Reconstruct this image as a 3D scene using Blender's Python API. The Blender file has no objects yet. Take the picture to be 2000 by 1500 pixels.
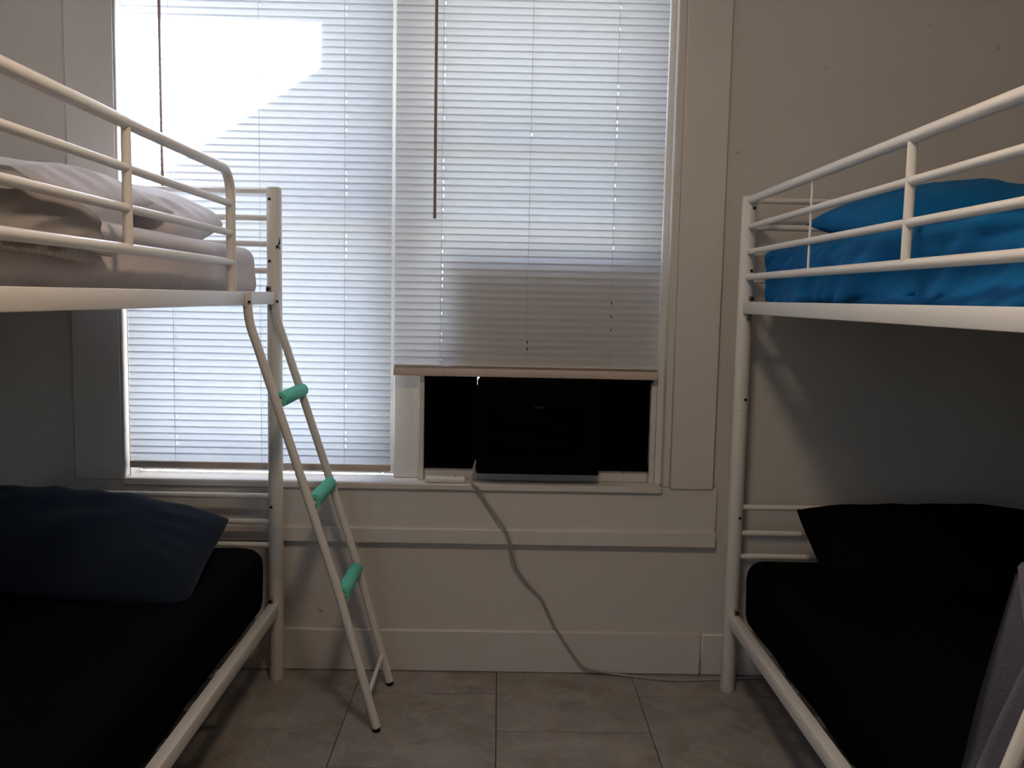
import bpy, bmesh, math, random
from mathutils import Vector, Matrix, noise
random.seed(7)
C = bpy.context.scene.collection
SC = bpy.context.scene

# ------------------------------------------------------------------ camera
F_PX, YAW, PITCH, ROLL, CAM_H = 1731.3, 0.0146, 0.0977, 0.0204, 1.273
fw = Vector((math.sin(YAW)*math.cos(PITCH), math.cos(YAW)*math.cos(PITCH), -math.sin(PITCH)))
r0 = Vector((math.cos(YAW), -math.sin(YAW), 0)); u0 = r0.cross(fw)
rr = r0*math.cos(ROLL) + u0*math.sin(ROLL); uu = -r0*math.sin(ROLL) + u0*math.cos(ROLL)
cam = bpy.data.cameras.new('camera'); camo = bpy.data.objects.new('camera', cam); C.objects.link(camo)
cam.sensor_fit = 'HORIZONTAL'; cam.sensor_width = 36; cam.lens = 36*F_PX/2000; cam.clip_start = 0.02
m = Matrix((rr, uu, -fw)).transposed().to_4x4(); m.translation = (0, 0, CAM_H); camo.matrix_world = m
SC.camera = camo

# ------------------------------------------------------------------ world, sun, exposure
W = bpy.data.worlds.new('sky'); SC.world = W; W.use_nodes = True
wn = W.node_tree.nodes; wl = W.node_tree.links
sky = wn.new('ShaderNodeTexSky'); sky.sky_type = 'NISHITA'; sky.sun_disc = False
sky.sun_elevation = math.radians(45); sky.sun_rotation = math.radians(48); sky.air_density = 1.0; sky.dust_density = 2.0
wl.new(sky.outputs[0], wn['Background'].inputs[0]); wn['Background'].inputs[1].default_value = 0.55
SUN_TO = Vector((1.113, 1.0, 1.5)).normalized()
sl = bpy.data.lights.new('sun', 'SUN'); sl.energy = 210; sl.angle = math.radians(0.53); sl.color = (0.95, 0.97, 1.0)
so = bpy.data.objects.new('sun', sl); C.objects.link(so); so.rotation_euler = SUN_TO.to_track_quat('Z', 'Y').to_euler(); so.location = SUN_TO*12
LAMP_POWER = 59.0
vs = SC.view_settings; vs.view_transform = 'Standard'; vs.look = 'None'; vs.gamma = 1; vs.exposure = 0.0; vs.use_curve_mapping = False

# ------------------------------------------------------------------ materials
MATS = {}
def mat(name, col, rough=.6, spec=.3, sheen=0, vary=0, vscale=3, bump=0, bscale=40, bump2=0, b2scale=400, metal=0, coords='Object', stretch=None):
    if name in MATS: return MATS[name]
    M = bpy.data.materials.new(name); M.use_nodes = True; nt = M.node_tree; b = nt.nodes['Principled BSDF']
    b.inputs['Base Color'].default_value = (*col, 1); b.inputs['Roughness'].default_value = rough
    b.inputs['Specular IOR Level'].default_value = spec; b.inputs['Metallic'].default_value = metal
    if sheen: b.inputs['Sheen Weight'].default_value = sheen
    tc = nt.nodes.new('ShaderNodeTexCoord'); src = tc.outputs[coords]
    if stretch:
        mp = nt.nodes.new('ShaderNodeMapping'); mp.inputs['Scale'].default_value = stretch; nt.links.new(src, mp.inputs[0]); src = mp.outputs[0]
    if vary:
        n = nt.nodes.new('ShaderNodeTexNoise'); n.inputs['Scale'].default_value = vscale; n.inputs['Detail'].default_value = 5
        nt.links.new(src, n.inputs['Vector'])
        mx = nt.nodes.new('ShaderNodeMix'); mx.data_type = 'RGBA'
        mx.inputs['A'].default_value = (*[c*(1-vary) for c in col], 1); mx.inputs['B'].default_value = (*[min(1, c*(1+vary)) for c in col], 1)
        nt.links.new(n.outputs['Fac'], mx.inputs['Factor']); nt.links.new(mx.outputs['Result'], b.inputs['Base Color'])
    last = None
    for st, scl in ((bump, bscale), (bump2, b2scale)):
        if st:
            n = nt.nodes.new('ShaderNodeTexNoise'); n.inputs['Scale'].default_value = scl; n.inputs['Detail'].default_value = 3
            nt.links.new(src, n.inputs['Vector'])
            bp = nt.nodes.new('ShaderNodeBump'); bp.inputs['Strength'].default_value = st; bp.inputs['Distance'].default_value = .004
            nt.links.new(n.outputs['Fac'], bp.inputs['Height'])
            if last: nt.links.new(last.outputs[0], bp.inputs['Normal'])
            last = bp
    if last: nt.links.new(last.outputs[0], b.inputs['Normal'])
    MATS[name] = M
    return M

def plaster_mat():
    M = mat('plaster', (.66, .62, .585), rough=.75, spec=.2, vary=.04, vscale=2, bump=.55, bscale=22, bump2=.25, b2scale=120)
    nt = M.node_tree; b = nt.nodes['Principled BSDF']       # sparse paint nibs on top of the roller texture
    tc = nt.nodes.new('ShaderNodeTexCoord'); v = nt.nodes.new('ShaderNodeTexVoronoi'); v.inputs['Scale'].default_value = 9
    v.inputs['Randomness'].default_value = 1
    nt.links.new(tc.outputs['Object'], v.inputs['Vector'])
    mr = nt.nodes.new('ShaderNodeMapRange'); mr.inputs['From Min'].default_value = .0; mr.inputs['From Max'].default_value = .075
    mr.inputs['To Min'].default_value = 1; mr.inputs['To Max'].default_value = 0; mr.clamp = True
    nt.links.new(v.outputs['Distance'], mr.inputs['Value'])
    bp = nt.nodes.new('ShaderNodeBump'); bp.inputs['Strength'].default_value = .9; bp.inputs['Distance'].default_value = .006
    nt.links.new(mr.outputs[0], bp.inputs['Height'])
    old = b.inputs['Normal'].links[0].from_socket
    nt.links.new(old, bp.inputs['Normal']); nt.links.new(bp.outputs[0], b.inputs['Normal'])
    return M
M_wall = plaster_mat()
M_trim = mat('trim_paint', (.68, .645, .61), rough=.45, spec=.35, vary=.03, bump=.4, bscale=14, bump2=.15, b2scale=90)
M_ceil = mat('ceiling_paint', (.78, .75, .71), rough=.8)
M_sub = mat('subfloor', (.035, .03, .026), rough=.9)
M_steel = mat('cream_enamel', (.81, .775, .73), rough=.32, spec=.45)
M_bolt = mat('dark_bolt', (.03, .028, .025), rough=.35, metal=.8)
M_plate = mat('zinc_plate', (.34, .31, .27), rough=.4, metal=.7)
M_foam = mat('mint_foam', (.15, .62, .46), rough=.8, spec=.15, vary=.08, vscale=30, bump=.15, bscale=160)
M_greysheet = mat('mauve_grey_cotton', (.61, .555, .555), rough=.85, spec=.1, sheen=.1, vary=.04, vscale=6, bump=.1, bscale=30, bump2=.06, b2scale=700)
M_greytop = mat('beige_grey_cotton', (.61, .56, .545), rough=.85, spec=.1, sheen=.1, vary=.05, vscale=6, bump=.15, bscale=40)
M_hem = mat('ribbed_hem', (.56, .53, .53), rough=.9)
M_blue = mat('teal_blue_microfibre', (.003, .135, .36), rough=.65, spec=.12, vary=.06, vscale=5, bump=.12, bscale=25)
M_black = mat('black_cotton', (.0040, .0042, .0046), rough=1, spec=.0, bump=.2, bscale=18)
M_navysheet = mat('black_navy_cotton', (.0055, .0055, .0085), rough=1, spec=.0, bump=.2, bscale=18)
M_navy = mat('navy_cotton', (.013, .020, .036), rough=.9, spec=.06, sheen=.05, bump=.2, bscale=18)
M_towel = mat('slate_blue_terry', (.20, .20, .25), rough=.95, spec=.05, vary=.1, vscale=40, bump=.3, bscale=220)
M_acblack = mat('black_plastic', (.0022, .0023, .0024), rough=.6, spec=.02)
M_acpanel = mat('black_vinyl', (.0022, .0023, .0024), rough=.7, spec=.02)
M_badge = mat('grey_badge', (.02, .02, .022), rough=.5)
M_cable = mat('grey_beige_cable', (.36, .32, .29), rough=.5)
M_white = mat('white_plastic', (.84, .83, .83), rough=.4)
M_pink = mat('magenta_print', (.35, .05, .16), rough=.5)
M_wand = mat('smoked_acrylic', (.28, .20, .18), rough=.25, spec=.5)
M_string = mat('white_string', (.55, .55, .56), rough=.8)
M_rail = mat('cream_vinyl', (.62, .53, .46), rough=.4)
M_sash = mat('sash_paint', (.70, .68, .66), rough=.5)
M_ext = mat('exterior_stucco', (.62, .55, .44), rough=.9, vary=.06, bump=.3, bscale=30)
M_ground = mat('exterior_concrete', (.045, .043, .038), rough=.9, vary=.1)
M_board = mat('dark_board', (.05, .048, .046), rough=.8)
M_tape = mat('black_tape', (.01, .01, .012), rough=.5)

def slat_mat():
    M = bpy.data.materials.new('slat_vinyl'); M.use_nodes = True; nt = M.node_tree; nt.nodes.clear()
    o = nt.nodes.new('ShaderNodeOutputMaterial'); d = nt.nodes.new('ShaderNodeBsdfDiffuse'); t = nt.nodes.new('ShaderNodeBsdfTranslucent')
    d.inputs[0].default_value = (.80, .78, .76, 1); t.inputs[0].default_value = (.74, .79, .89, 1)
    x = nt.nodes.new('ShaderNodeMixShader'); x.inputs[0].default_value = .42
    nt.links.new(d.outputs[0], x.inputs[1]); nt.links.new(t.outputs[0], x.inputs[2]); nt.links.new(x.outputs[0], o.inputs[0])
    return M
M_slat = slat_mat()
def pane_mat():
    M = bpy.data.materials.new('window_glass'); M.use_nodes = True; nt = M.node_tree; nt.nodes.clear()
    o = nt.nodes.new('ShaderNodeOutputMaterial'); t = nt.nodes.new('ShaderNodeBsdfTransparent'); g = nt.nodes.new('ShaderNodeBsdfGlossy')
    t.inputs[0].default_value = (.95, .97, .97, 1); g.inputs['Roughness'].default_value = .02
    x = nt.nodes.new('ShaderNodeMixShader'); x.inputs[0].default_value = .05
    nt.links.new(t.outputs[0], x.inputs[1]); nt.links.new(g.outputs[0], x.inputs[2]); nt.links.new(x.outputs[0], o.inputs[0])
    return M
M_pane = pane_mat()
def tile_mat():
    M = bpy.data.materials.new('grey_marbled_vinyl'); M.use_nodes = True; nt = M.node_tree; b = nt.nodes['Principled BSDF']
    oi = nt.nodes.new('ShaderNodeObjectInfo'); tc = nt.nodes.new('ShaderNodeTexCoord')
    sc = nt.nodes.new('ShaderNodeVectorMath'); sc.operation = 'SCALE'
    cmb = nt.nodes.new('ShaderNodeCombineXYZ')
    for i in range(3): nt.links.new(oi.outputs['Random'], cmb.inputs[i])
    nt.links.new(cmb.outputs[0], sc.inputs[0]); sc.inputs['Scale'].default_value = 31
    ad = nt.nodes.new('ShaderNodeVectorMath'); ad.operation = 'ADD'; nt.links.new(tc.outputs['Object'], ad.inputs[0]); nt.links.new(sc.outputs[0], ad.inputs[1])
    n1 = nt.nodes.new('ShaderNodeTexNoise'); n1.inputs['Scale'].default_value = 5; n1.inputs['Detail'].default_value = 6; n1.inputs['Distortion'].default_value = 1.2
    nt.links.new(ad.outputs[0], n1.inputs['Vector'])
    cr = nt.nodes.new('ShaderNodeValToRGB'); e = cr.color_ramp.elements
    e[0].position = .33; e[0].color = (.235, .205, .185, 1); e[1].position = .72; e[1].color = (.36, .33, .31, 1)
    nt.links.new(n1.outputs['Fac'], cr.inputs[0])
    n2 = nt.nodes.new('ShaderNodeTexNoise'); n2.inputs['Scale'].default_value = 3.2; n2.inputs['Detail'].default_value = 4; n2.inputs['Distortion'].default_value = 2.2
    nt.links.new(ad.outputs[0], n2.inputs['Vector'])
    mr = nt.nodes.new('ShaderNodeValToRGB'); q = mr.color_ramp.elements
    q[0].position = .47; q[0].color = (0, 0, 0, 1); q[1].position = .5; q[1].color = (1, 1, 1, 1)
    w = q.new(.53); w.color = (0, 0, 0, 1)
    nt.links.new(n2.outputs['Fac'], mr.inputs[0])
    fac = nt.nodes.new('ShaderNodeMath'); fac.operation = 'MULTIPLY'; fac.inputs[1].default_value = .35; nt.links.new(mr.outputs[0], fac.inputs[0])
    mx = nt.nodes.new('ShaderNodeMix'); mx.data_type = 'RGBA'; nt.links.new(fac.outputs[0], mx.inputs['Factor'])
    nt.links.new(cr.outputs[0], mx.inputs['A']); mx.inputs['B'].default_value = (.44, .41, .39, 1)
    nt.links.new(mx.outputs['Result'], b.inputs['Base Color']); b.inputs['Roughness'].default_value = .5; b.inputs['Specular IOR Level'].default_value = .3
    return M
M_tile = tile_mat()
def lamp_mat():
    M = bpy.data.materials.new('lit_opal_glass'); M.use_nodes = True; b = M.node_tree.nodes['Principled BSDF']
    b.inputs['Base Color'].default_value = (.9, .88, .84, 1); b.inputs['Emission Color'].default_value = (1, .77, .545, 1); b.inputs['Emission Strength'].default_value = LAMP_POWER
    return M

# ------------------------------------------------------------------ mesh helpers
def box(bm, x0, x1, y0, y1, z0, z1, bev=0, seg=1):
    r = bmesh.ops.create_cube(bm, size=1)
    vs_ = r['verts']
    for v in vs_:
        v.co = Vector(((x0+x1)/2 + v.co.x*(x1-x0), (y0+y1)/2 + v.co.y*(y1-y0), (z0+z1)/2 + v.co.z*(z1-z0)))
    if bev:
        es = list({e for v in vs_ for e in v.link_edges})
        bmesh.ops.bevel(bm, geom=es, offset=bev, segments=seg, affect='EDGES', profile=.5)
def tube(bm, pts, r, n=14, caps=True, r1=None, flat=1.0):
    pts = [Vector(p) for p in pts]; rings = []
    up = None
    for i, p in enumerate(pts):
        t = (pts[min(i+1, len(pts)-1)] - pts[max(i-1, 0)]).normalized()
        if up is None:
            a = Vector((0, 0, 1)) if abs(t.z) < .9 else Vector((1, 0, 0))
            up = (a - t*a.dot(t)).normalized()
        else:
            up = (up - t*up.dot(t)).normalized()
        s = t.cross(up); rad = r if r1 is None else r + (r1-r)*i/(len(pts)-1)
        rings.append([bm.verts.new(p + (up*math.cos(k*2*math.pi/n) + s*math.sin(k*2*math.pi/n)*flat)*rad) for k in range(n)])
    for a, b in zip(rings, rings[1:]):
        for k in range(n): bm.faces.new((a[k], a[(k+1) % n], b[(k+1) % n], b[k]))
    if caps: bm.faces.new(rings[0][::-1]); bm.faces.new(rings[-1])
def lathe(bm, prof, c=(0, 0, 0), n=32, axis='Z'):
    rings = []
    for r, z in prof:
        rings.append([bm.verts.new((c[0]+r*math.cos(2*math.pi*k/n), c[1]+r*math.sin(2*math.pi*k/n), c[2]+z)) for k in range(n)])
    for a, b in zip(rings, rings[1:]):
        for k in range(n): bm.faces.new((a[k], a[(k+1) % n], b[(k+1) % n], b[k]))
    bm.faces.new(rings[0][::-1]); bm.faces.new(rings[-1])
def prism(bm, poly, y0, y1):          # polygon in XZ, extruded along Y
    a = [bm.verts.new((x, y0, z)) for x, z in poly]; b = [bm.verts.new((x, y1, z)) for x, z in poly]
    bm.faces.new(a); bm.faces.new(b[::-1]); n = len(poly)
    for i in range(n): bm.faces.new((a[i], b[i], b[(i+1) % n], a[(i+1) % n]))
def spline(pts, n=8):
    P = [Vector(p) for p in pts]; out = []
    for i in range(len(P)-1):
        p0 = P[max(i-1, 0)]; p1 = P[i]; p2 = P[i+1]; p3 = P[min(i+2, len(P)-1)]
        for k in range(n):
            t = k/n
            out.append(.5*((2*p1) + (p2-p0)*t + (2*p0-5*p1+4*p2-p3)*t*t + (-p0+3*p1-3*p2+p3)*t**3))
    out.append(P[-1]); return out
def mesh_of(name, bm, material, smooth=True, angle=40):
    bmesh.ops.recalc_face_normals(bm, faces=bm.faces)
    me = bpy.data.meshes.new(name); bm.to_mesh(me); bm.free(); me.materials.append(material)
    if smooth:
        me.polygons.foreach_set('use_smooth', [True]*len(me.polygons))
        try: me.set_sharp_from_angle(angle=math.radians(angle))
        except Exception: pass
    return me
def link(name, me, parent=None, loc=(0, 0, 0), rot=(0, 0, 0)):
    o = bpy.data.objects.new(name, me); C.objects.link(o); o.location = loc; o.rotation_euler = rot
    if parent: o.parent = parent
    return o
def obj(name, bm, material, parent=None, loc=(0, 0, 0), rot=(0, 0, 0), smooth=True, angle=40):
    return link(name, mesh_of(name, bm, material, smooth, angle), parent, loc, rot)
def B(name, material, parent=None, *boxes, bev=.002, loc=(0, 0, 0)):
    bm = bmesh.new()
    for b in boxes: box(bm, *b, bev=bev)
    return obj(name, bm, material, parent, loc)
def T(name, material, parent, pts, r, n=14, **k):
    bm = bmesh.new(); tube(bm, pts, r, n, **k); return obj(name, bm, material, parent)
def struct(o): o['kind'] = 'structure'; return o
def tag(o, label, cat, group=None):
    o['label'] = label; o['category'] = cat
    if group: o['group'] = group
    return o
def thing(name, loc, label, cat, group=None):
    o = bpy.data.objects.new(name, None); C.objects.link(o); o.location = loc; o.empty_display_size = .1
    return tag(o, label, cat, group)

# ------------------------------------------------------------------ room shell
XW0, XW1, YB, YF, ZC = -1.80, 1.86, -2.30, 2.925, 2.75
FT = .20                                   # window wall thickness
OX0, OX1, OZ0, OZ1 = -1.24, .556, .652, 2.45   # window opening
bm = bmesh.new()
box(bm, XW0-.1, OX0, YF, YF+FT, -.01, ZC); box(bm, OX1, XW1+.1, YF, YF+FT, -.01, ZC)
box(bm, OX0, OX1, YF, YF+FT, -.01, OZ0-.025); box(bm, OX0, OX1, YF, YF+FT, OZ1, ZC)
struct(obj('wall_front', bm, M_wall, smooth=False))
struct(B('wall_left', M_wall, None, (XW0-.1, XW0, YB, YF, 0, ZC), bev=0))
SX0, SX1, SZ0, SZ1 = -1.74, -.75, .60, 2.30       # unseen window added behind the camera for cool fill light
struct(B('wall_right', M_wall, None, (XW1, XW1+.1, YB, YF, 0, ZC), bev=0))
struct(B('shade_wall', M_wall, None, (.80, XW1, .48, .58, 0, ZC), bev=0))      # unseen wall added to keep the right lower bunk dark
struct(B('wall_back', M_wall, None, (XW0-.1, SX0, YB-.1, YB, 0, ZC), (SX1, XW1+.1, YB-.1, YB, 0, ZC),
         (SX0, SX1, YB-.1, YB, 0, SZ0), (SX0, SX1, YB-.1, YB, SZ1, ZC), bev=0))
struct(B('ceiling', M_ceil, None, (XW0-.1, XW1+.1, YB-.1, YF+FT, ZC, ZC+.1), bev=0))
floor = struct(B('floor', M_sub, None, (XW0-.1, XW1+.1, YB-.1, YF+FT, -.1, -.004), bev=0))
# vinyl tiles, half-staggered columns
TS, G = .457, .0012
full = None
col = -4
while True:
    x0 = .010 + col*TS
    if x0 > XW1: break
    x1 = x0 + TS
    if x1 > XW0:
        y = (2.745 if col % 2 else 2.500) + TS*1
        while y > YB:
            y1, y0 = y, y - TS
            a0, a1, b0, b1 = max(x0, XW0), min(x1, XW1), max(y0, YB), min(y1, YF)
            if a1 - a0 > .01 and b1 - b0 > .01:
                w, d = a1-a0, b1-b0
                isfull = abs(w-TS) < 1e-6 and abs(d-TS) < 1e-6
                if isfull and full: me = full
                else:
                    t = bmesh.new(); box(t, -w/2+G, w/2-G, -d/2+G, d/2-G, -.0045, 0, bev=.0006); me = mesh_of('tile', t, M_tile)
                    if isfull: full = me
                link('tile', me, floor, ((a0+a1)/2, (b0+b1)/2, random.uniform(-.0003, .0003)))
            y -= TS
    col += 1

# baseboard: two boards meeting near the right bed, rounded top
bb = struct(B('baseboard_front', M_trim, None, (XW0, .704, YF-.018, YF, 0, .146), bev=.005))
bm = bmesh.new(); box(bm, .7055, XW1, YF-.0175, YF, 0, .145, bev=.005); obj('board', bm, M_trim, bb)
struct(B('baseboard_left', M_trim, None, (XW0, XW0+.018, YB, YF-.02, 0, .146), bev=.004))
struct(B('baseboard_right', M_trim, None, (XW1-.018, XW1, .58, YF-.02, 0, .146), bev=.004))

# window trim
t1 = struct(B('trim_1', M_trim, None, (-1.396, OX0, 2.906, YF, .645, 2.62), bev=.003))                # left casing
t2 = struct(B('trim_2', M_trim, None, (.577, .722, 2.904, YF, .645, 2.62), bev=.003))                 # right casing
bm = bmesh.new(); box(bm, .551, .578, 2.910, 2.95, .648, 2.60, bev=.004); obj('bead', bm, M_trim, t2)
bm = bmesh.new(); box(bm, -1.2405, -1.232, 2.909, 2.95, .652, 2.60, bev=.003); obj('bead', bm, M_trim, t1)
struct(B('trim_3', M_trim, None, (-1.42, .738, 2.911, YF, .495, .648), bev=.003))                       # apron board
struct(B('trim_4', M_trim, None, (-1.42, .738, 2.899, YF, .446, .499), bev=.004))                      # strip below the apron
struct(B('trim_5', M_trim, None, (OX0, .551, 2.898, YF+.11, .628, .652), bev=.005))                     # window stool
struct(B('trim_6', M_trim, None, (-1.40, .725, 2.906, YF, 2.47, 2.62), bev=.003))                       # head casing
struct(B('trim_7', M_sash, None, (-.355, -.268, 2.985, 3.13, .652, OZ1), bev=.003))                    # mullion between the windows
# jamb lining of the opening
struct(B('trim_8', M_sash, None, (OX0, OX0+.010, 2.95, 3.12, .652, OZ1), bev=0))
struct(B('trim_9', M_sash, None, (.532, .556, 2.952, 3.12, .652, OZ1), bev=0))
struct(B('trim_10', M_sash, None, (OX0+.01, .53, YF+.02, 3.12, OZ1-.02, OZ1), bev=0))
struct(B('trim_11', M_sash, None, (OX0+.01, .53, YF+.11, 3.16, .60, .645), bev=.003))                   # outer sill

def sash(parent, x0, x1, z0, z1, y, w=.042, t=.034):
    B('sash_stile', M_sash, parent, (x0, x0+w, y, y+t, z0, z1), bev=.003)
    B('sash_stile', M_sash, parent, (x1-w, x1, y, y+t, z0, z1), bev=.003)
    B('sash_rail', M_sash, parent, (x0+w, x1-w, y, y+t, z0, z0+w), bev=.003)
    B('sash_rail', M_sash, parent, (x0+w, x1-w, y, y+t, z1-w, z1), bev=.003)
    bm_ = bmesh.new(); box(bm_, x0+w, x1-w, y+t/2-.002, y+t/2+.002, z0+w, z1-w); obj('pane', bm_, M_pane, parent, smooth=False)
w1 = struct(bpy.data.objects.new('window_1', None)); C.objects.link(w1)
sash(w1, OX0+.012, -.357, .655, 1.56, 3.035); sash(w1, OX0+.012, -.357, 1.52, OZ1-.02, 3.072)
w2 = struct(bpy.data.objects.new('window_2', None)); C.objects.link(w2)
sash(w2, -.266, .530, 1.012, 1.80, 3.035); sash(w2, -.266, .530, 1.52, OZ1-.02, 3.072)
B('stop', M_trim, w2, (-.268, -.250, 2.952, 3.03, .652, 1.02), bev=.002)
B('stop', M_trim, w2, (.512, .531, 2.952, 3.03, .652, 1.02), bev=.002)
B('sub_sill', M_trim, w2, (-.250, .512, 2.972, 3.03, .652, .703), bev=.003)
B('latch', M_plate, w2, (.425, .432, 2.968, 2.973, .684, .700), bev=.001)

w3 = struct(bpy.data.objects.new('fill_window', None)); C.objects.link(w3)  # added daylight opening, out of view, lighting the left lower bunk
xm = (SX0+SX1)/2
B('window_frame', M_sash, w3, (SX0, SX0+.05, YB-.08, YB-.02, SZ0, SZ1), (SX1-.05, SX1, YB-.08, YB-.02, SZ0, SZ1), (xm-.025, xm+.025, YB-.08, YB-.02, SZ0, SZ1),
  (SX0, SX1, YB-.08, YB-.02, SZ0, SZ0+.05), (SX0, SX1, YB-.08, YB-.02, SZ1-.05, SZ1), bev=0)
for xa_, xb_ in ((SX0+.05, xm-.025), (xm+.025, SX1-.05)):
    bm = bmesh.new(); box(bm, xa_, xb_, YB-.052, YB-.048, SZ0+.05, SZ1-.05); obj('pane', bm, M_pane, w3, smooth=False)

# ------------------------------------------------------------------ outside
struct(B('ground_outside', M_ground, None, (-14, 14, -14, 22, -.6, -.5), bev=0))
bm = bmesh.new()
sh = 1.2
def edge_z(x): return 3.81 + .668*(x - .764)
prism(bm, [(-.05, edge_z(-.05)), (-.05, 2.32), (2.9, 2.32), (2.9, edge_z(2.9))], YF+sh, YF+sh+.06)
struct(obj('sloped_sun_blocker', bm, M_ext, smooth=False))  # unseen slab added to cast the diagonal edge of the sun patch
tag(B('shade_board', M_board, None, (-.165, .490, 3.006, 3.019, 1.03, 1.405), bev=.002),  # added to block daylight and darken the blind's lower half
    'dark board added behind the raised blind to shade it as a blurred grey shape', 'board')

# ------------------------------------------------------------------ blinds
PITCH_S, HC, TILT = .02242, .0140, math.radians(-83)
YS = 2.930
def slat_mesh(name, x0, x1, cords, mask):
    bm_ = bmesh.new(); cols = [x0]
    for c in cords: cols += [c-.0019, c+.0019]
    cols.append(x1); N = 6; grid = []
    for x in cols:
        row = []
        for k in range(N+1):
            y = -HC + 2*HC*k/N
            row.append(bm_.verts.new((x, y, .0013*(1-(y/HC)**2))))
        grid.append(row)
    for i in range(len(cols)-1):
        hole = i % 2 == 1 and (mask >> (i//2)) & 1
        for k in range(N):
            if hole and k in (2, 3): continue
            bm_.faces.new((grid[i][k], grid[i+1][k], grid[i+1][k+1], grid[i][k+1]))
    me = bpy.data.meshes.new(name); bm_.to_mesh(me); bm_.free(); me.materials.append(M_slat)
    me.polygons.foreach_set('use_smooth', [True]*len(me.polygons)); return me
def blind(x0, x1, zr0, zr1, zs0, cords, wand_x, wand_z, label, hole_p):
    xc = (x0+x1)/2
    root = thing('window_blind', (xc, YS, zr0), label, 'blind', 'window blinds')
    L = lambda x, y, z: (x-xc, y-YS, z-zr0)
    mes = [slat_mesh('slat', x0-xc, x1-xc, [c-xc for c in cords], k) for k in range(8)]
    z = zs0; i = 0
    while z < 2.405:
        s = link('slat', mes[sum(1 << q for q in range(3) if random.random() < hole_p[q])], root, (random.uniform(-.0006, .0006), 0, z-zr0), (TILT + random.gauss(0, .018), random.gauss(0, .0004), 0))
        z += PITCH_S; i += 1
    bm_ = bmesh.new(); box(bm_, x0-xc-.001, x1-xc+.001, -.011, .009, 0, zr1-zr0, bev=.003, seg=2); obj('bottom_rail', bm_, M_rail, root)
    B('head_rail', M_rail, root, (x0-xc, x1-xc, -.014, .014, 2.41-zr0, 2.443-zr0), bev=.002)
    for c in cords:
        T('cord', M_string, root, [L(c-.0035, YS-.0085, zr1-.004), L(c-.0035, YS-.0085, 2.41)], .00065, 6)
        T('cord', M_string, root, [L(c+.0035, YS+.0085, zr1-.004), L(c+.0035, YS+.0085, 2.41)], .00065, 6)
        B('cord_button', M_rail, root, (c-xc-.005, c-xc+.005, -.0135, -.010, .002, .012), bev=.001)
    wd = T('wand', M_wand, root, [L(wand_x, YS-.022, wand_z), L(wand_x-.002, YS-.021, 2.42)], .0050, 8)
    bm_ = bmesh.new(); tube(bm_, [L(wand_x, YS-.022, wand_z-.004), L(wand_x, YS-.022, wand_z+.012)], .0055, 8); obj('tip', bm_, M_wand, wd)
    return root, L
bl, _ = blind(-1.221, -.3595, .684, .707, .7215, (-1.067, -.782, -.508), -1.092, 1.50,
      'white slatted blind lowered to the sill, partly sunlit, behind the bed with the ladder', (.35, .05, .3))
br, LR = blind(-.3485, .524, 1.008, 1.036, 1.058, (-.193, .091, .366), -.2185, 1.525,
      'white slatted blind raised above the black air conditioner', (.4, .05, .45))
# two extra slats stacked on the raised blind's bottom rail
for k in range(2):
    bm = bmesh.new(); box(bm, -.4362, .4362, -.0125, .0125, .0295+k*.0045, .0318+k*.0045, bev=.0008); obj('stacked_slat', bm, M_rail, br)

# ------------------------------------------------------------------ bunk beds
BW, BL = .965, 2.14
def bolt(parent, p, n, r=.0055):
    n = Vector(n).normalized(); p = Vector(p); bm_ = bmesh.new()
    tube(bm_, [p-n*.004, p+n*.0025], r, 8); tube(bm_, [p+n*.002, p+n*.004], r*.6, 6)
    return obj('bolt', bm_, M_bolt, parent)
def post(parent, x, y, s):
    bm_ = bmesh.new(); R = .0235
    lathe(bm_, [(R*.9, 0), (R, .004), (R, .925), (R-.0014, .926), (R-.0014, .929), (R, .93), (R, 1.590), (R*.93, 1.599), (R*.6, 1.602), (0.002, 1.603)], (x, y, 0), 28)
    return obj('post', bm_, M_steel, parent)
def side_rail(parent, x, s, z0, z1):
    bm_ = bmesh.new(); xa, xb = sorted((x - s*.013, x + s*.019))
    box(bm_, xa, xb, -BL+.02, -.02, z0, z1, bev=.003, seg=2)
    return obj('side_rail', bm_, M_steel, parent)
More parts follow.
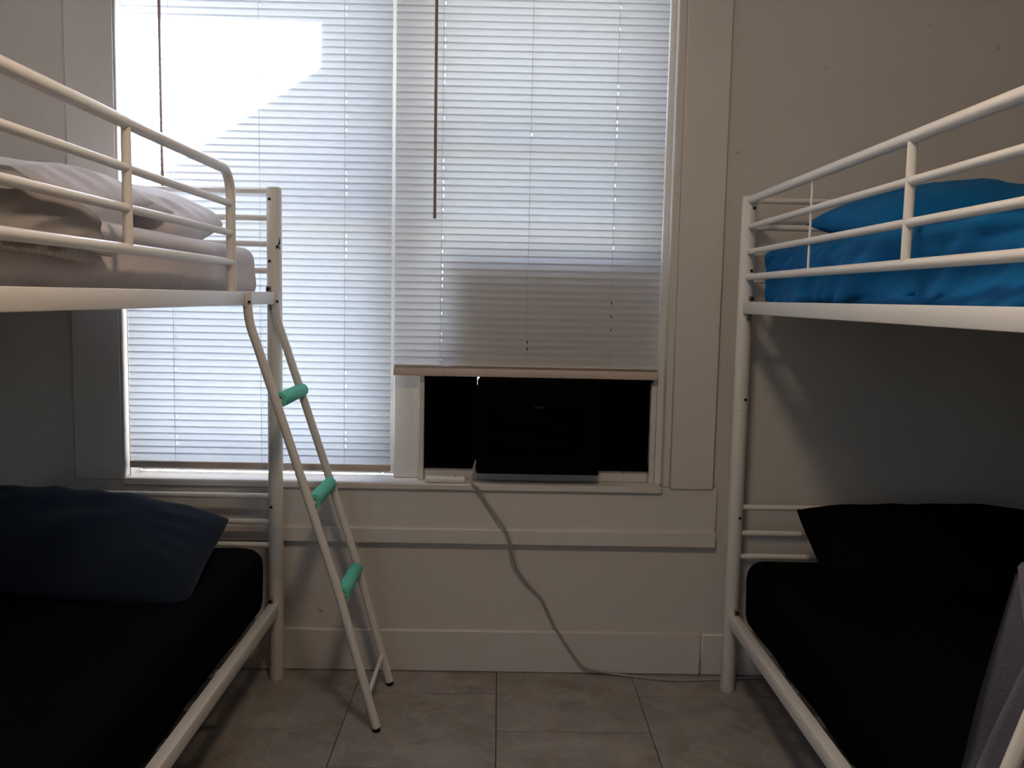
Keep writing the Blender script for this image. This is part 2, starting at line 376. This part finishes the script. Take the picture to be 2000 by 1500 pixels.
def bunk(x0, y0, s, label, guard_end, mids, lad_y, rung_foam):
    """s=+1: bed reaches to +x from the room-side posts, -1: to -x. Local y=0 at the head posts."""
    root = thing('bunk_bed', (x0, y0, 0), label, 'bunk bed', 'white metal bunk beds')
    for x in (0, s*BW):
        for y in (0, -BL):
            post(root, x, y, s)
    for z0, z1 in ((1.236, 1.274), (.226, .264)):
        side_rail(root, 0, s, z0, z1); side_rail(root, s*BW, -s, z0, z1)
        for k in range(11):
            y = -.10 - k*(BL-.2)/10; a, b = sorted((s*.015, s*(BW-.015)))
            B('mattress_slat', M_steel, root, (a, b, y-.018, y+.018, z0, z0+.010), bev=.001)
    # head and foot boards: plain tubes between the posts
    for y in (0, -BL):
        for z in (1.588, 1.505, 1.424, 1.340, .614, .529, .452):
            T('end_bar', M_steel, root, [(s*.02, y, z), (s*(BW-.02), y, z)], .0095, 12)
    # guard rail on the room side
    g = bpy.data.objects.new('guard_rail', None); C.objects.link(g); g.parent = root
    zt, zb = 1.588, 1.350
    if guard_end is None:
        T('rail', M_steel, g, [(0, -.010, zt), (0, -BL+.01, zt)], .0125, 14)
        for z, r in ((1.506, .009), (1.428, .009), (zb, .0105)):
            T('rail', M_steel, g, [(0, -.015, z), (0, -BL+.015, z)], r, 12)
    else:
        e = guard_end
        arc = [(0, e - .065 + .065*math.sin(a), zt - .065*(1-math.cos(a))) for a in [math.radians(q) for q in range(0, 91, 10)]]
        T('rail', M_steel, g, [(0, -BL+.01, zt)] + arc + [(0, e, 1.268)], .0125, 14)
        for z, r in ((1.503, .009), (1.427, .009), (zb, .0105)):
            T('rail', M_steel, g, [(0, -BL+.015, z), (0, e-.002, z)], r, 12)
    for y in mids:
        T('upright', M_steel, g, [(0, y, zt-.005), (0, y, zb+.003)], .0095, 12)
    if guard_end is None:
        T('rod', M_steel, g, [(0, 2.234-y0, zt-.005), (0, 2.234-y0, zb+.003)], .0032, 8)
    # far guard rail on the wall side
    g2 = bpy.data.objects.new('guard_rail', None); C.objects.link(g2); g2.parent = root
    T('rail', M_steel, g2, [(s*BW, -.015, 1.50), (s*BW, -BL+.015, 1.50)], .0095, 10)
    T('rail', M_steel, g2, [(s*BW, -.015, 1.38), (s*BW, -BL+.015, 1.38)], .0095, 10)
    # bolts and brackets on the room-side head post
    for z in (1.562, 1.370, .965, .583):
        bolt(root, (s*.009, -.0225, z), (s*.35, -1, 0), .0045)
    for zt_ in (1.274, .264):
        B('bracket', M_plate, root, (min(s*.004, s*.020), max(s*.004, s*.020), -.031, -.022, zt_, zt_+.018), bev=.001)
        bolt(root, (s*.012, -.032, zt_+.009), (0, -1, 0), .0055)
        B('bracket', M_plate, root, (min(s*.002, s*.013), max(s*.002, s*.013), -.030, -.022, zt_-.058, zt_-.039), bev=.001)
    # ladder, bolted to the upper side rail
    ld = bpy.data.objects.new('ladder', None); C.objects.link(ld); ld.parent = root
    q = -s
    prof = [(.012, 1.272), (.0135, 1.225), (.018, 1.19), (.026, 1.16), (.038, 1.125), (.092, .960), (.178, .695), (.264, .425), (.378, .0)]
    def lx(z):
        for (xa, za), (xb, zb_) in zip(prof, prof[1:]):
            if zb_ <= z <= za: return xa + (xb-xa)*(za-z)/(za-zb_)
        return prof[-1][0]
    for y in lad_y:
        pts = spline([(q*x, y, z) for x, z in prof[:-1]], 4) + [(q*prof[-1][0], y, .012)]
        T('ladder_rail', M_steel, ld, pts, .0128, 14)
        T('foot_cap', M_bolt, ld, [(q*.376, y, .012), (q*.379, y, 0.0)], .0125, 14)
        bolt(ld, (q*.021, y - .0132, 1.245), (q*.3, -1, 0), .004)
        B('hook', M_steel, ld, (min(q*.004, q*.016), max(q*.004, q*.016), y-.018, y+.018, 1.230, 1.270), bev=.002)
    ya, yb = min(lad_y), max(lad_y)
    for z, fa, fb, tw in rung_foam:
        rg = T('rung', M_steel, ld, [(q*lx(z), ya, z), (q*lx(z), yb, z)], .010, 12)
        if fa is not None:
            bm_ = bmesh.new(); N = 18; n_ = 20; rings = []
            # split foam sleeve: an open tube wall with thickness, pushed over the rung
            for j in range(N+1):
                y = ya + fa + (fb-fa)*j/N; ring = []
                for side in (0, 1):
                    for k in range(n_):
                        a = 2*math.pi*k/n_; rad = (0.0215 + .0012*noise.noise(Vector((y*14, math.cos(a)*2, math.sin(a)*2)))) if side == 0 else .0102
                        ring.append(bm_.verts.new((q*lx(z) + rad*math.cos(a), y, z + tw + rad*math.sin(a))))
                rings.append(ring)
            for a, b in zip(rings, rings[1:]):
                for k in range(n_):
                    bm_.faces.new((a[k], a[(k+1) % n_], b[(k+1) % n_], b[k]))
                    bm_.faces.new((a[n_+k], b[n_+k], b[n_+(k+1) % n_], a[n_+(k+1) % n_]))
            for ring in (rings[0], rings[-1]):
                for k in range(n_): bm_.faces.new((ring[k], ring[(k+1) % n_], ring[n_+(k+1) % n_], ring[n_+k]))
            fo = obj('foam_sleeve', bm_, M_foam, ld); fo['label'] = 'mint green foam sleeve'
    T('spreader', M_steel, ld, [(q*lx(.10), ya, .10), (q*lx(.10), yb, .10)], .0068, 10)
    return root
YL, YR, XL, XR = 2.838, 2.795, -.718, .770
bedL = bunk(XL, YL, -1, 'white metal bunk bed with a ladder with mint foam rungs, grey bedding on top', 2.385-YL, (1.731-YL, 1.0-YL), (2.49-YL, 2.80-YL),
            ((.962, .035, .318, .004), (.668, .035, .285, .004), (.395, .03, .275, .004)))
bedR = bunk(XR, YR, 1, 'white metal bunk bed carrying the blue bedding on its upper bunk', None, (1.695-YR, 1.0-YR), (.705-YR, .975-YR),
            ((.935, None, 0, 0), (.665, None, 0, 0), (.395, None, 0, 0)))
# black triangular tape on the post with the ladder
bm = bmesh.new()
def on_post(a, z): return (.0240*math.sin(a), -.0240*math.cos(a), z)
aa = [.62, 1.2]; g_ = []
outer = [(1.05, 1.446), (.40, 1.416), (.52, 1.407), (1.05, 1.407)]
inner = [(1.02, 1.424), (.80, 1.4175), (.82, 1.4165), (1.02, 1.4165)]
o_ = [bm.verts.new(on_post(a, z)) for a, z in outer]; i_ = [bm.verts.new(on_post(a, z)) for a, z in inner]
for k in range(4): bm.faces.new((o_[k], o_[(k+1) % 4], i_[(k+1) % 4], i_[k]))
st = obj('sticker', bm, M_tape, bedL); st['label'] = 'small black triangular sticker'

# ------------------------------------------------------------------ bedding
def rbox(name, x0, x1, y0, y1, z0, z1, r, step, disp, material, parent=None):
    """rounded box on a regular grid, displaced along its normal by disp(p, n)"""
    verts, idx, faces = [], {}, []
    c = Vector(((x0+x1)/2, (y0+y1)/2, (z0+z1)/2)); h = Vector(((x1-x0)/2, (y1-y0)/2, (z1-z0)/2))
    def vert(p):
        k = (round(p.x, 5), round(p.y, 5), round(p.z, 5))
        if k in idx: return idx[k]
        q = Vector([max(-h[i]+r, min(h[i]-r, p[i])) for i in range(3)]); d = p - q
        n = d.normalized() if d.length > 1e-9 else Vector((0, 0, 1))
        w = c + q + n*r
        w = w + n*disp(w, n)
        idx[k] = len(verts); verts.append(w); return idx[k]
    def axis(a):
        n = max(2, int(round(2*(h[a])/step))); base = [-h[a] + 2*h[a]*i/n for i in range(n+1)]
        ex = [-h[a]+r*t for t in (.15, .35, .6, 1)] + [h[a]-r*t for t in (.15, .35, .6, 1)]
        L_ = [b for b in base if abs(b) >= h[a]-1e-9 or abs(b) < h[a]-r*1.02] + ex
        return sorted(set(round(v, 6) for v in L_))
    for a in range(3):
        u, v = (a+1) % 3, (a+2) % 3; U, V = axis(u), axis(v)
        for sgn in (-1, 1):
            for i in range(len(U)-1):
                for j in range(len(V)-1):
                    q = []
                    for du, dv in ((0, 0), (1, 0), (1, 1), (0, 1)):
                        p = Vector((0, 0, 0)); p[a] = sgn*h[a]; p[u] = U[i+du]; p[v] = V[j+dv]; q.append(vert(p))
                    faces.append(q if sgn > 0 else q[::-1])
    me = bpy.data.meshes.new(name); me.from_pydata([v - Vector((c.x, c.y, z0)) for v in verts], [], faces); me.materials.append(material)
    me.polygons.foreach_set('use_smooth', [True]*len(me.polygons)); me.update()
    return link(name, me, parent, (c.x, c.y, z0))
def nz(x, y, z): return noise.noise(Vector((x, y, z)))
def ridge(x, y, z): return 1 - 2*abs(nz(x, y, z))

def d_grey(p, n):
    side = abs(n.x)
    low = max(0, min(1, (1.345 - p.z)/.05))
    w = nz(p.y*3, p.z*5, 1)*.08
    f = ridge(3, (p.y - p.z*.5 + w)*9, p.z*3)*.011*side*low*(.6+nz(p.y*2.3, 1, 4)) + nz(p.x*3, p.y*2, p.z*4)*.006*side
    return f + nz(p.x*5, p.y*5, 3)*.003 - .004
tag(rbox('mattress', -1.675, -.760, .75, 2.812, 1.247, 1.413, .048, .013, d_grey, M_greysheet),
    'mattress in a mauve-grey fitted sheet on the upper bunk above the ladder', 'mattress', 'mattresses')
def d_blue(p, n):
    side = abs(n.x); yy = p.y
    w = nz(yy*2.2, p.z*4, 3)*.10; k = 1.1 + .5*(2.2-yy)
    v1 = max(0, ridge(1, (yy + p.z*k + w)*4.2, p.z*1.2+yy*.5) - .15); v2 = max(0, ridge(4, (yy + p.z*1.4 - w)*9, p.z*2+yy) - .3)
    f = (.013 - v1*.046 - v2*.018*(1+nz(yy*3, p.z*3, 9)))*side
    return f + nz(p.x*5, p.y*5, 7)*.006*abs(n.z) - .010
tag(rbox('mattress', 0.786, 1.725, .71, 2.780, 1.247, 1.442, .045, .014, d_blue, M_blue),
    'mattress in a rumpled teal-blue sheet on the upper bunk', 'mattress', 'mattresses')
def d_dark(p, n):
    return nz(p.x*4, p.y*4, p.z*4)*.007 + ridge(p.x*5+p.y*3, p.y*2.5, 1)*.003*abs(n.z) - .005
tag(rbox('mattress', -1.675, -.732, .75, 2.795, .237, .470, .060, .03, d_dark, M_navysheet),
    'mattress in a near-black sheet on the lower bunk beside the ladder', 'mattress', 'mattresses')
tag(rbox('mattress', 0.784, 1.725, .71, 2.752, .237, .466, .060, .03, d_dark, M_black),
    'mattress in a black sheet on the lower bunk under the blue bed', 'mattress', 'mattresses')

def pillow(w, d, t, loc, rot, material, label, seed, rnd=.05, sag=0, N=44):
    bm_ = bmesh.new(); top, bot = [], []
    def pt(u, v, s_):
        a = abs(u); b = abs(v)
        cr = 1 - rnd*(u*u*v*v)**1.5; x = w/2*u*(1 - .05*(1-v*v))*cr; y = d/2*v*(1 - .05*(1-u*u))*cr
        h = t/2*(max(0, 1-a**2.6)*max(0, 1-b**2.6))**.55
        edge = (max(0, 1-a**4)*max(0, 1-b**4))
        wr = ridge(x*7+seed, y*7, seed)*.010*edge + nz(x*4, y*4, seed+s_*5)*.016*edge
        rad = max(a, b)
        wr += math.sin(math.atan2(v, u)*17+seed)*.0045*max(0, rad-.5)*2*(1-rad)*4
        z = (h + wr if s_ > 0 else -.5*(h + wr)) if h > .002 else 0
        return (x, y, z)
    for i in range(N+1):
        u = -1 + 2*i/N
        u = math.copysign(abs(u)**.85, u)
        rt, rb = [], []
        for j in range(N+1):
            v = -1 + 2*j/N; v = math.copysign(abs(v)**.85, v)
            vt = bm_.verts.new(pt(u, v, 1)); rt.append(vt)
            rb.append(vt if i in (0, N) or j in (0, N) else bm_.verts.new(pt(u, v, -1)))
        top.append(rt); bot.append(rb)
    for i in range(N):
        for j in range(N):
            bm_.faces.new((top[i][j], top[i+1][j], top[i+1][j+1], top[i][j+1]))
            q = (bot[i][j], bot[i][j+1], bot[i+1][j+1], bot[i+1][j])
            if len(set(q)) == 4:
                try: bm_.faces.new(q)
                except ValueError: pass
    o = obj('pillow', bm_, material, None, loc, rot, angle=180)
    tag(o, label, 'pillow', 'pillows')
    return o
D2R = math.radians
p1 = pillow(.70, .48, .21, (-1.290, 2.27, 1.486), (D2R(10), D2R(3), D2R(-5)), M_greysheet, 'plump mauve-grey pillow, the nearer one on the upper bunk above the ladder', 2.3, .06)
p2 = pillow(.70, .42, .19, (-1.165, 2.575, 1.478), (D2R(14), D2R(7), D2R(2)), M_greysheet, 'mauve-grey pillow pushed against the end bars behind the plump one', 5.1, .14)
p3 = pillow(.76, .48, .23, (1.265, 2.40, 1.486), (D2R(7), D2R(-2), D2R(3)), M_blue, 'teal-blue pillow on the upper bunk with the rumpled blue sheet', 8.4, .03)
p4 = pillow(.76, .46, .21, (-1.170, 2.43, .560), (D2R(18), D2R(7), D2R(3)), M_navy, 'navy pillow on the lower bunk beside the ladder', 11.7, .05)
p5 = pillow(.76, .46, .18, (1.305, 2.53, .532), (D2R(27), D2R(-1), D2R(-1)), M_black, 'black pillow leaning on the end bars under the blue bed', 14.2, .05)

bm = bmesh.new(); grid = []                          # open hem of the plump pillow's case
for i in range(25):
    v = -.86 + 1.72*i/24; row = []
    for j in range(7):
        x = .325 + .010*j; row.append(bm.verts.new((x, .23*v*(1+.01*j), .004 + .012*math.sin(v*6+1)*j/6 - .0035*j)))
    grid.append(row)
for i in range(24):
    for j in range(6): bm.faces.new((grid[i][j], grid[i+1][j], grid[i+1][j+1], grid[i][j+1]))
bmesh.ops.solidify(bm, geom=bm.faces[:], thickness=.004)
obj('pillowcase_hem', bm, M_greysheet, p1, angle=180)

# rumpled top sheet at the near end of the grey bunk, with its gathered hem hanging out
bm = bmesh.new(); NU, NV = 90, 90; grid = []
for i in range(NU+1):
    y = .93 + .735*i/NU; row = []; e = (i/NU)
    for j in range(NV+1):
        t = j/NV
        if t < .66: x = -1.60 + .835*t/.66; z = 1.424; nx, nzv = 0, 1
        elif t < .78:
            a = (t-.66)/.12*math.pi/2; x = -.780 + .028*math.sin(a); z = 1.396 + .028*math.cos(a); nx, nzv = math.sin(a), math.cos(a)
        else: x = -.752 + .004*(t-.78)/.22; z = 1.396 - .062*(t-.78)/.22; nx, nzv = 1, 0
        tail = max(0, min(1, (1-e)/.30))
        f = .5*(1+ridge((y*1.2 + t*1.1)*6 + nz(y*4, t*4, 2)*.8, t*1.3, 5))*.022 + .5*(1+nz(y*16+t*9, t*6, 8))*.008
        bulk = nzv*(.014*tail)*min(1, t*4)
        d = (f*(.25+.75*tail) + bulk + .002)*(1-.35*min(1, max(0, (t-.62)/.16)))
        yy = y - (.05*nzv + .02*math.sin(t*17))*e + .035*e*nx
        row.append(bm.verts.new((x + nx*d, yy, z + nzv*d)))
    grid.append(row)
for i in range(NU):
    for j in range(NV): bm.faces.new((grid[i][j], grid[i+1][j], grid[i+1][j+1], grid[i][j+1]))
bmesh.ops.solidify(bm, geom=bm.faces[:], thickness=.003)
for v in bm.verts: v.co -= Vector((-1.1, 1.3, 1.40))
hs = obj('top_sheet', bm, M_greytop, None, (-1.1, 1.3, 1.40), angle=180)
tag(hs, 'rumpled beige-grey sheet draped over the edge of the grey upper bunk', 'sheet')
bm = bmesh.new(); rings = []; N = 150
for i in range(N+1):
    t = i/N; y = 1.05 + .60*t; z = 1.338 + .010*math.sin(t*3) - .012*t; k = 1 if t < .97 else (1-t)/.03
    ring = []
    for a in range(10):
        an = 2*math.pi*a/10; rad = (.0125 + .0022*math.cos(i*1.55))*(.25+.75*k)
        ring.append(bm.verts.new((-.7400 + .006*math.cos(an)*(1+.25*math.cos(i*1.55)), y, z + rad*math.sin(an))))
    rings.append(ring)
for a, b in zip(rings, rings[1:]):
    for k in range(10): bm.faces.new((a[k], a[(k+1) % 10], b[(k+1) % 10], b[k]))
bm.faces.new(rings[0][::-1]); bm.faces.new(rings[-1])
me = mesh_of('gathered_hem', bm, M_hem)
h = link('gathered_hem', me, hs); h.matrix_parent_inverse = Matrix.Translation(-hs.location); h['label'] = 'gathered elastic hem hanging below the sheet'

# towel over a rung of the right-hand ladder
bm = bmesh.new(); NU, NV = 40, 60; grid = []
zr, xr = .936, XR - .100
for i in range(NU+1):
    row = []
    for j in range(NV+1):
        t = -.25 + .90*j/NV                # metres of cloth from the rung: front flap < 0 < back flap
        ymax = 1.125 if t > .03 else (1.00 + .125*max(0, (t+.10)/.13) if t > -.10 else 1.00)
        u = i/NU; y = .72 + (ymax-.72)*u
        fold = .020*math.sin(u*15 + 1.0) + .010*nz(y*9, t*3, 2)
        r_ = .0135
        if abs(t) < r_*1.57: a = t/r_; x = xr + r_*math.sin(a); z = zr + r_*math.cos(a)
        elif t > 0: q = t - r_*1.57; x = xr + r_ - .175*q; z = zr - q
        else: q = -t - r_*1.57; x = xr - r_ - .33*q; z = zr - q*.94
        row.append(bm.verts.new((x + fold*min(1, max(0, abs(t)-.04)*6), y, z)))
    grid.append(row)
for i in range(NU):
    for j in range(NV): bm.faces.new((grid[i][j], grid[i+1][j], grid[i+1][j+1], grid[i][j+1]))
bmesh.ops.solidify(bm, geom=bm.faces[:], thickness=.004)
tw = obj('towel', bm, M_towel, angle=180)
tag(tw, 'slate-blue towel hanging on a ladder in the lower right corner', 'towel')

# ------------------------------------------------------------------ air conditioner
ac = thing('air_conditioner', (.1315, 2.95, .668), 'black window air conditioner with side panels below the raised blind', 'air conditioner')
A = lambda x0, x1, y0, y1, z0, z1: (x0-.1315, x1-.1315, y0-2.95, y1-2.95, z0-.668, z1-.668)
B('body', M_acblack, ac, A(-.068, .331, 2.935, 3.40, .694, .998), bev=.006)
fp = B('front_panel', M_acblack, ac, A(-.071, .335, 2.888, 2.936, .690, .740), A(-.071, .335, 2.888, 2.936, .925, 1.004),
       A(-.071, -.035, 2.888, 2.936, .735, .930), A(.299, .335, 2.888, 2.936, .735, .930), bev=.004)
for k in range(16):
    z = .744 + k*.0114
    bm = bmesh.new(); box(bm, -.167, .168, -.0595, -.0435, z-.668, z-.668+.0045, bev=.001); obj('louvre', bm, M_acblack, fp)
B('badge', M_badge, fp, A(.118, .150, 2.8865, 2.889, .912-.002, .919-.002), bev=.001)
B('knob_strip', M_acblack, fp, A(.04, .24, 2.886, 2.889, .975, .985), bev=.001)
def accordion(name, x0, x1):
    bm_ = bmesh.new(); n = int(abs(x1-x0)/.009)
    pts = [(x0 + (x1-x0)*i/n, 2.975 + (.003 if i % 2 else -.003)) for i in range(n+1)]
    z0, z1 = .703, 1.010; f = []
    for x, y in pts: f.append((bm_.verts.new((x-.1315, y-2.95, z0-.668)), bm_.verts.new((x-.1315, y-2.95, z1-.668))))
    for a, b in zip(f, f[1:]): bm_.faces.new((a[0], b[0], b[1], a[1]))
    bmesh.ops.solidify(bm_, geom=bm_.faces[:], thickness=.002)
    o = obj(name, bm_, M_acpanel, ac, smooth=False)
    bm2 = bmesh.new(); box(bm2, x0-.1315, x1-.1315, .012, .030, .024, .044); obj('frame_rail', bm2, M_acpanel, o)
    return o
B('light_gap_filler', M_acpanel, ac, A(-.066, .515, 2.945, 3.034, .996, 1.014), A(-.2505, -.078, 2.955, 3.034, .996, 1.014), bev=.002)  # black filler added to stop daylight leaking over the unit
accordion('side_panel', -.2505, -.0735); accordion('side_panel', .334, .513)
B('panel_frame', M_acpanel, ac, A(-.091, -.0720, 2.963, 2.985, .700, .976), bev=.001)

# power cord from the unit to the floor behind the right post
cp = [(-.073, 2.955, .722), (-.079, 2.915, .700), (-.084, 2.900, .672), (-.081, 2.889, .655), (-.061, 2.886, .636), (-.026, 2.892, .579), (.035, 2.882, .493), (.057, 2.886, .410),
      (.076, 2.905, .354), (.116, 2.912, .302), (.157, 2.914, .258), (.196, 2.910, .179), (.241, 2.900, .109), (.297, 2.897, .034), (.348, 2.896, .016),
      (.44, 2.888, .0055), (.56, 2.862, .0045), (.646, 2.857, .0045), (.753, 2.869, .0045), (.90, 2.885, .0045), (1.1, 2.89, .0045)]
bm = bmesh.new(); tube(bm, spline(cp, 8), .0042, 8)
tag(obj('power_cord', bm, M_cable), 'grey power cord running from the air conditioner down to the floor', 'cord')

# white remote control on the stool
rm = thing('remote_control', (-.173, 2.925, .652), 'white remote control lying on the window sill beside the cord', 'remote')
bm = bmesh.new(); box(bm, -.068, .066, -.021, .021, .0005, .0195, bev=.006, seg=3); obj('case', bm, M_white, rm)
B('button', M_pink, rm, (.030, .037, -.004, .003, .0192, .0205), bev=.0005)
B('screen', M_white, rm, (-.055, -.015, -.012, .012, .0192, .0200), bev=.0004)
B('button', M_white, rm, (.045, .052, -.010, .010, .0192, .0205), bev=.0005)

# ------------------------------------------------------------------ ceiling lamp
lp = thing('ceiling_lamp', (.05, 1.0, ZC), 'round opal glass lamp hanging from the middle of the ceiling', 'lamp')
bm = bmesh.new(); lathe(bm, [(.050, 0), (.055, -.004), (.055, -.020), (.012, -.030)], (0, 0, 0), 24); obj('base', bm, M_steel, lp)
T('stem', M_steel, lp, [(0, 0, -.025), (0, 0, -.285)], .008, 12)
bm = bmesh.new(); lathe(bm, [(.10, -.275), (.150, -.279), (.152, -.303), (.146, -.305)], (0, 0, 0), 36); obj('rim', bm, M_steel, lp)
bm = bmesh.new(); lathe(bm, [(.144, -.303)] + [(.144*math.cos(a), -.305-.085*math.sin(a)) for a in [math.radians(q) for q in range(0, 88, 8)]], (0, 0, 0), 36); obj('shade', bm, lamp_mat(), lp)
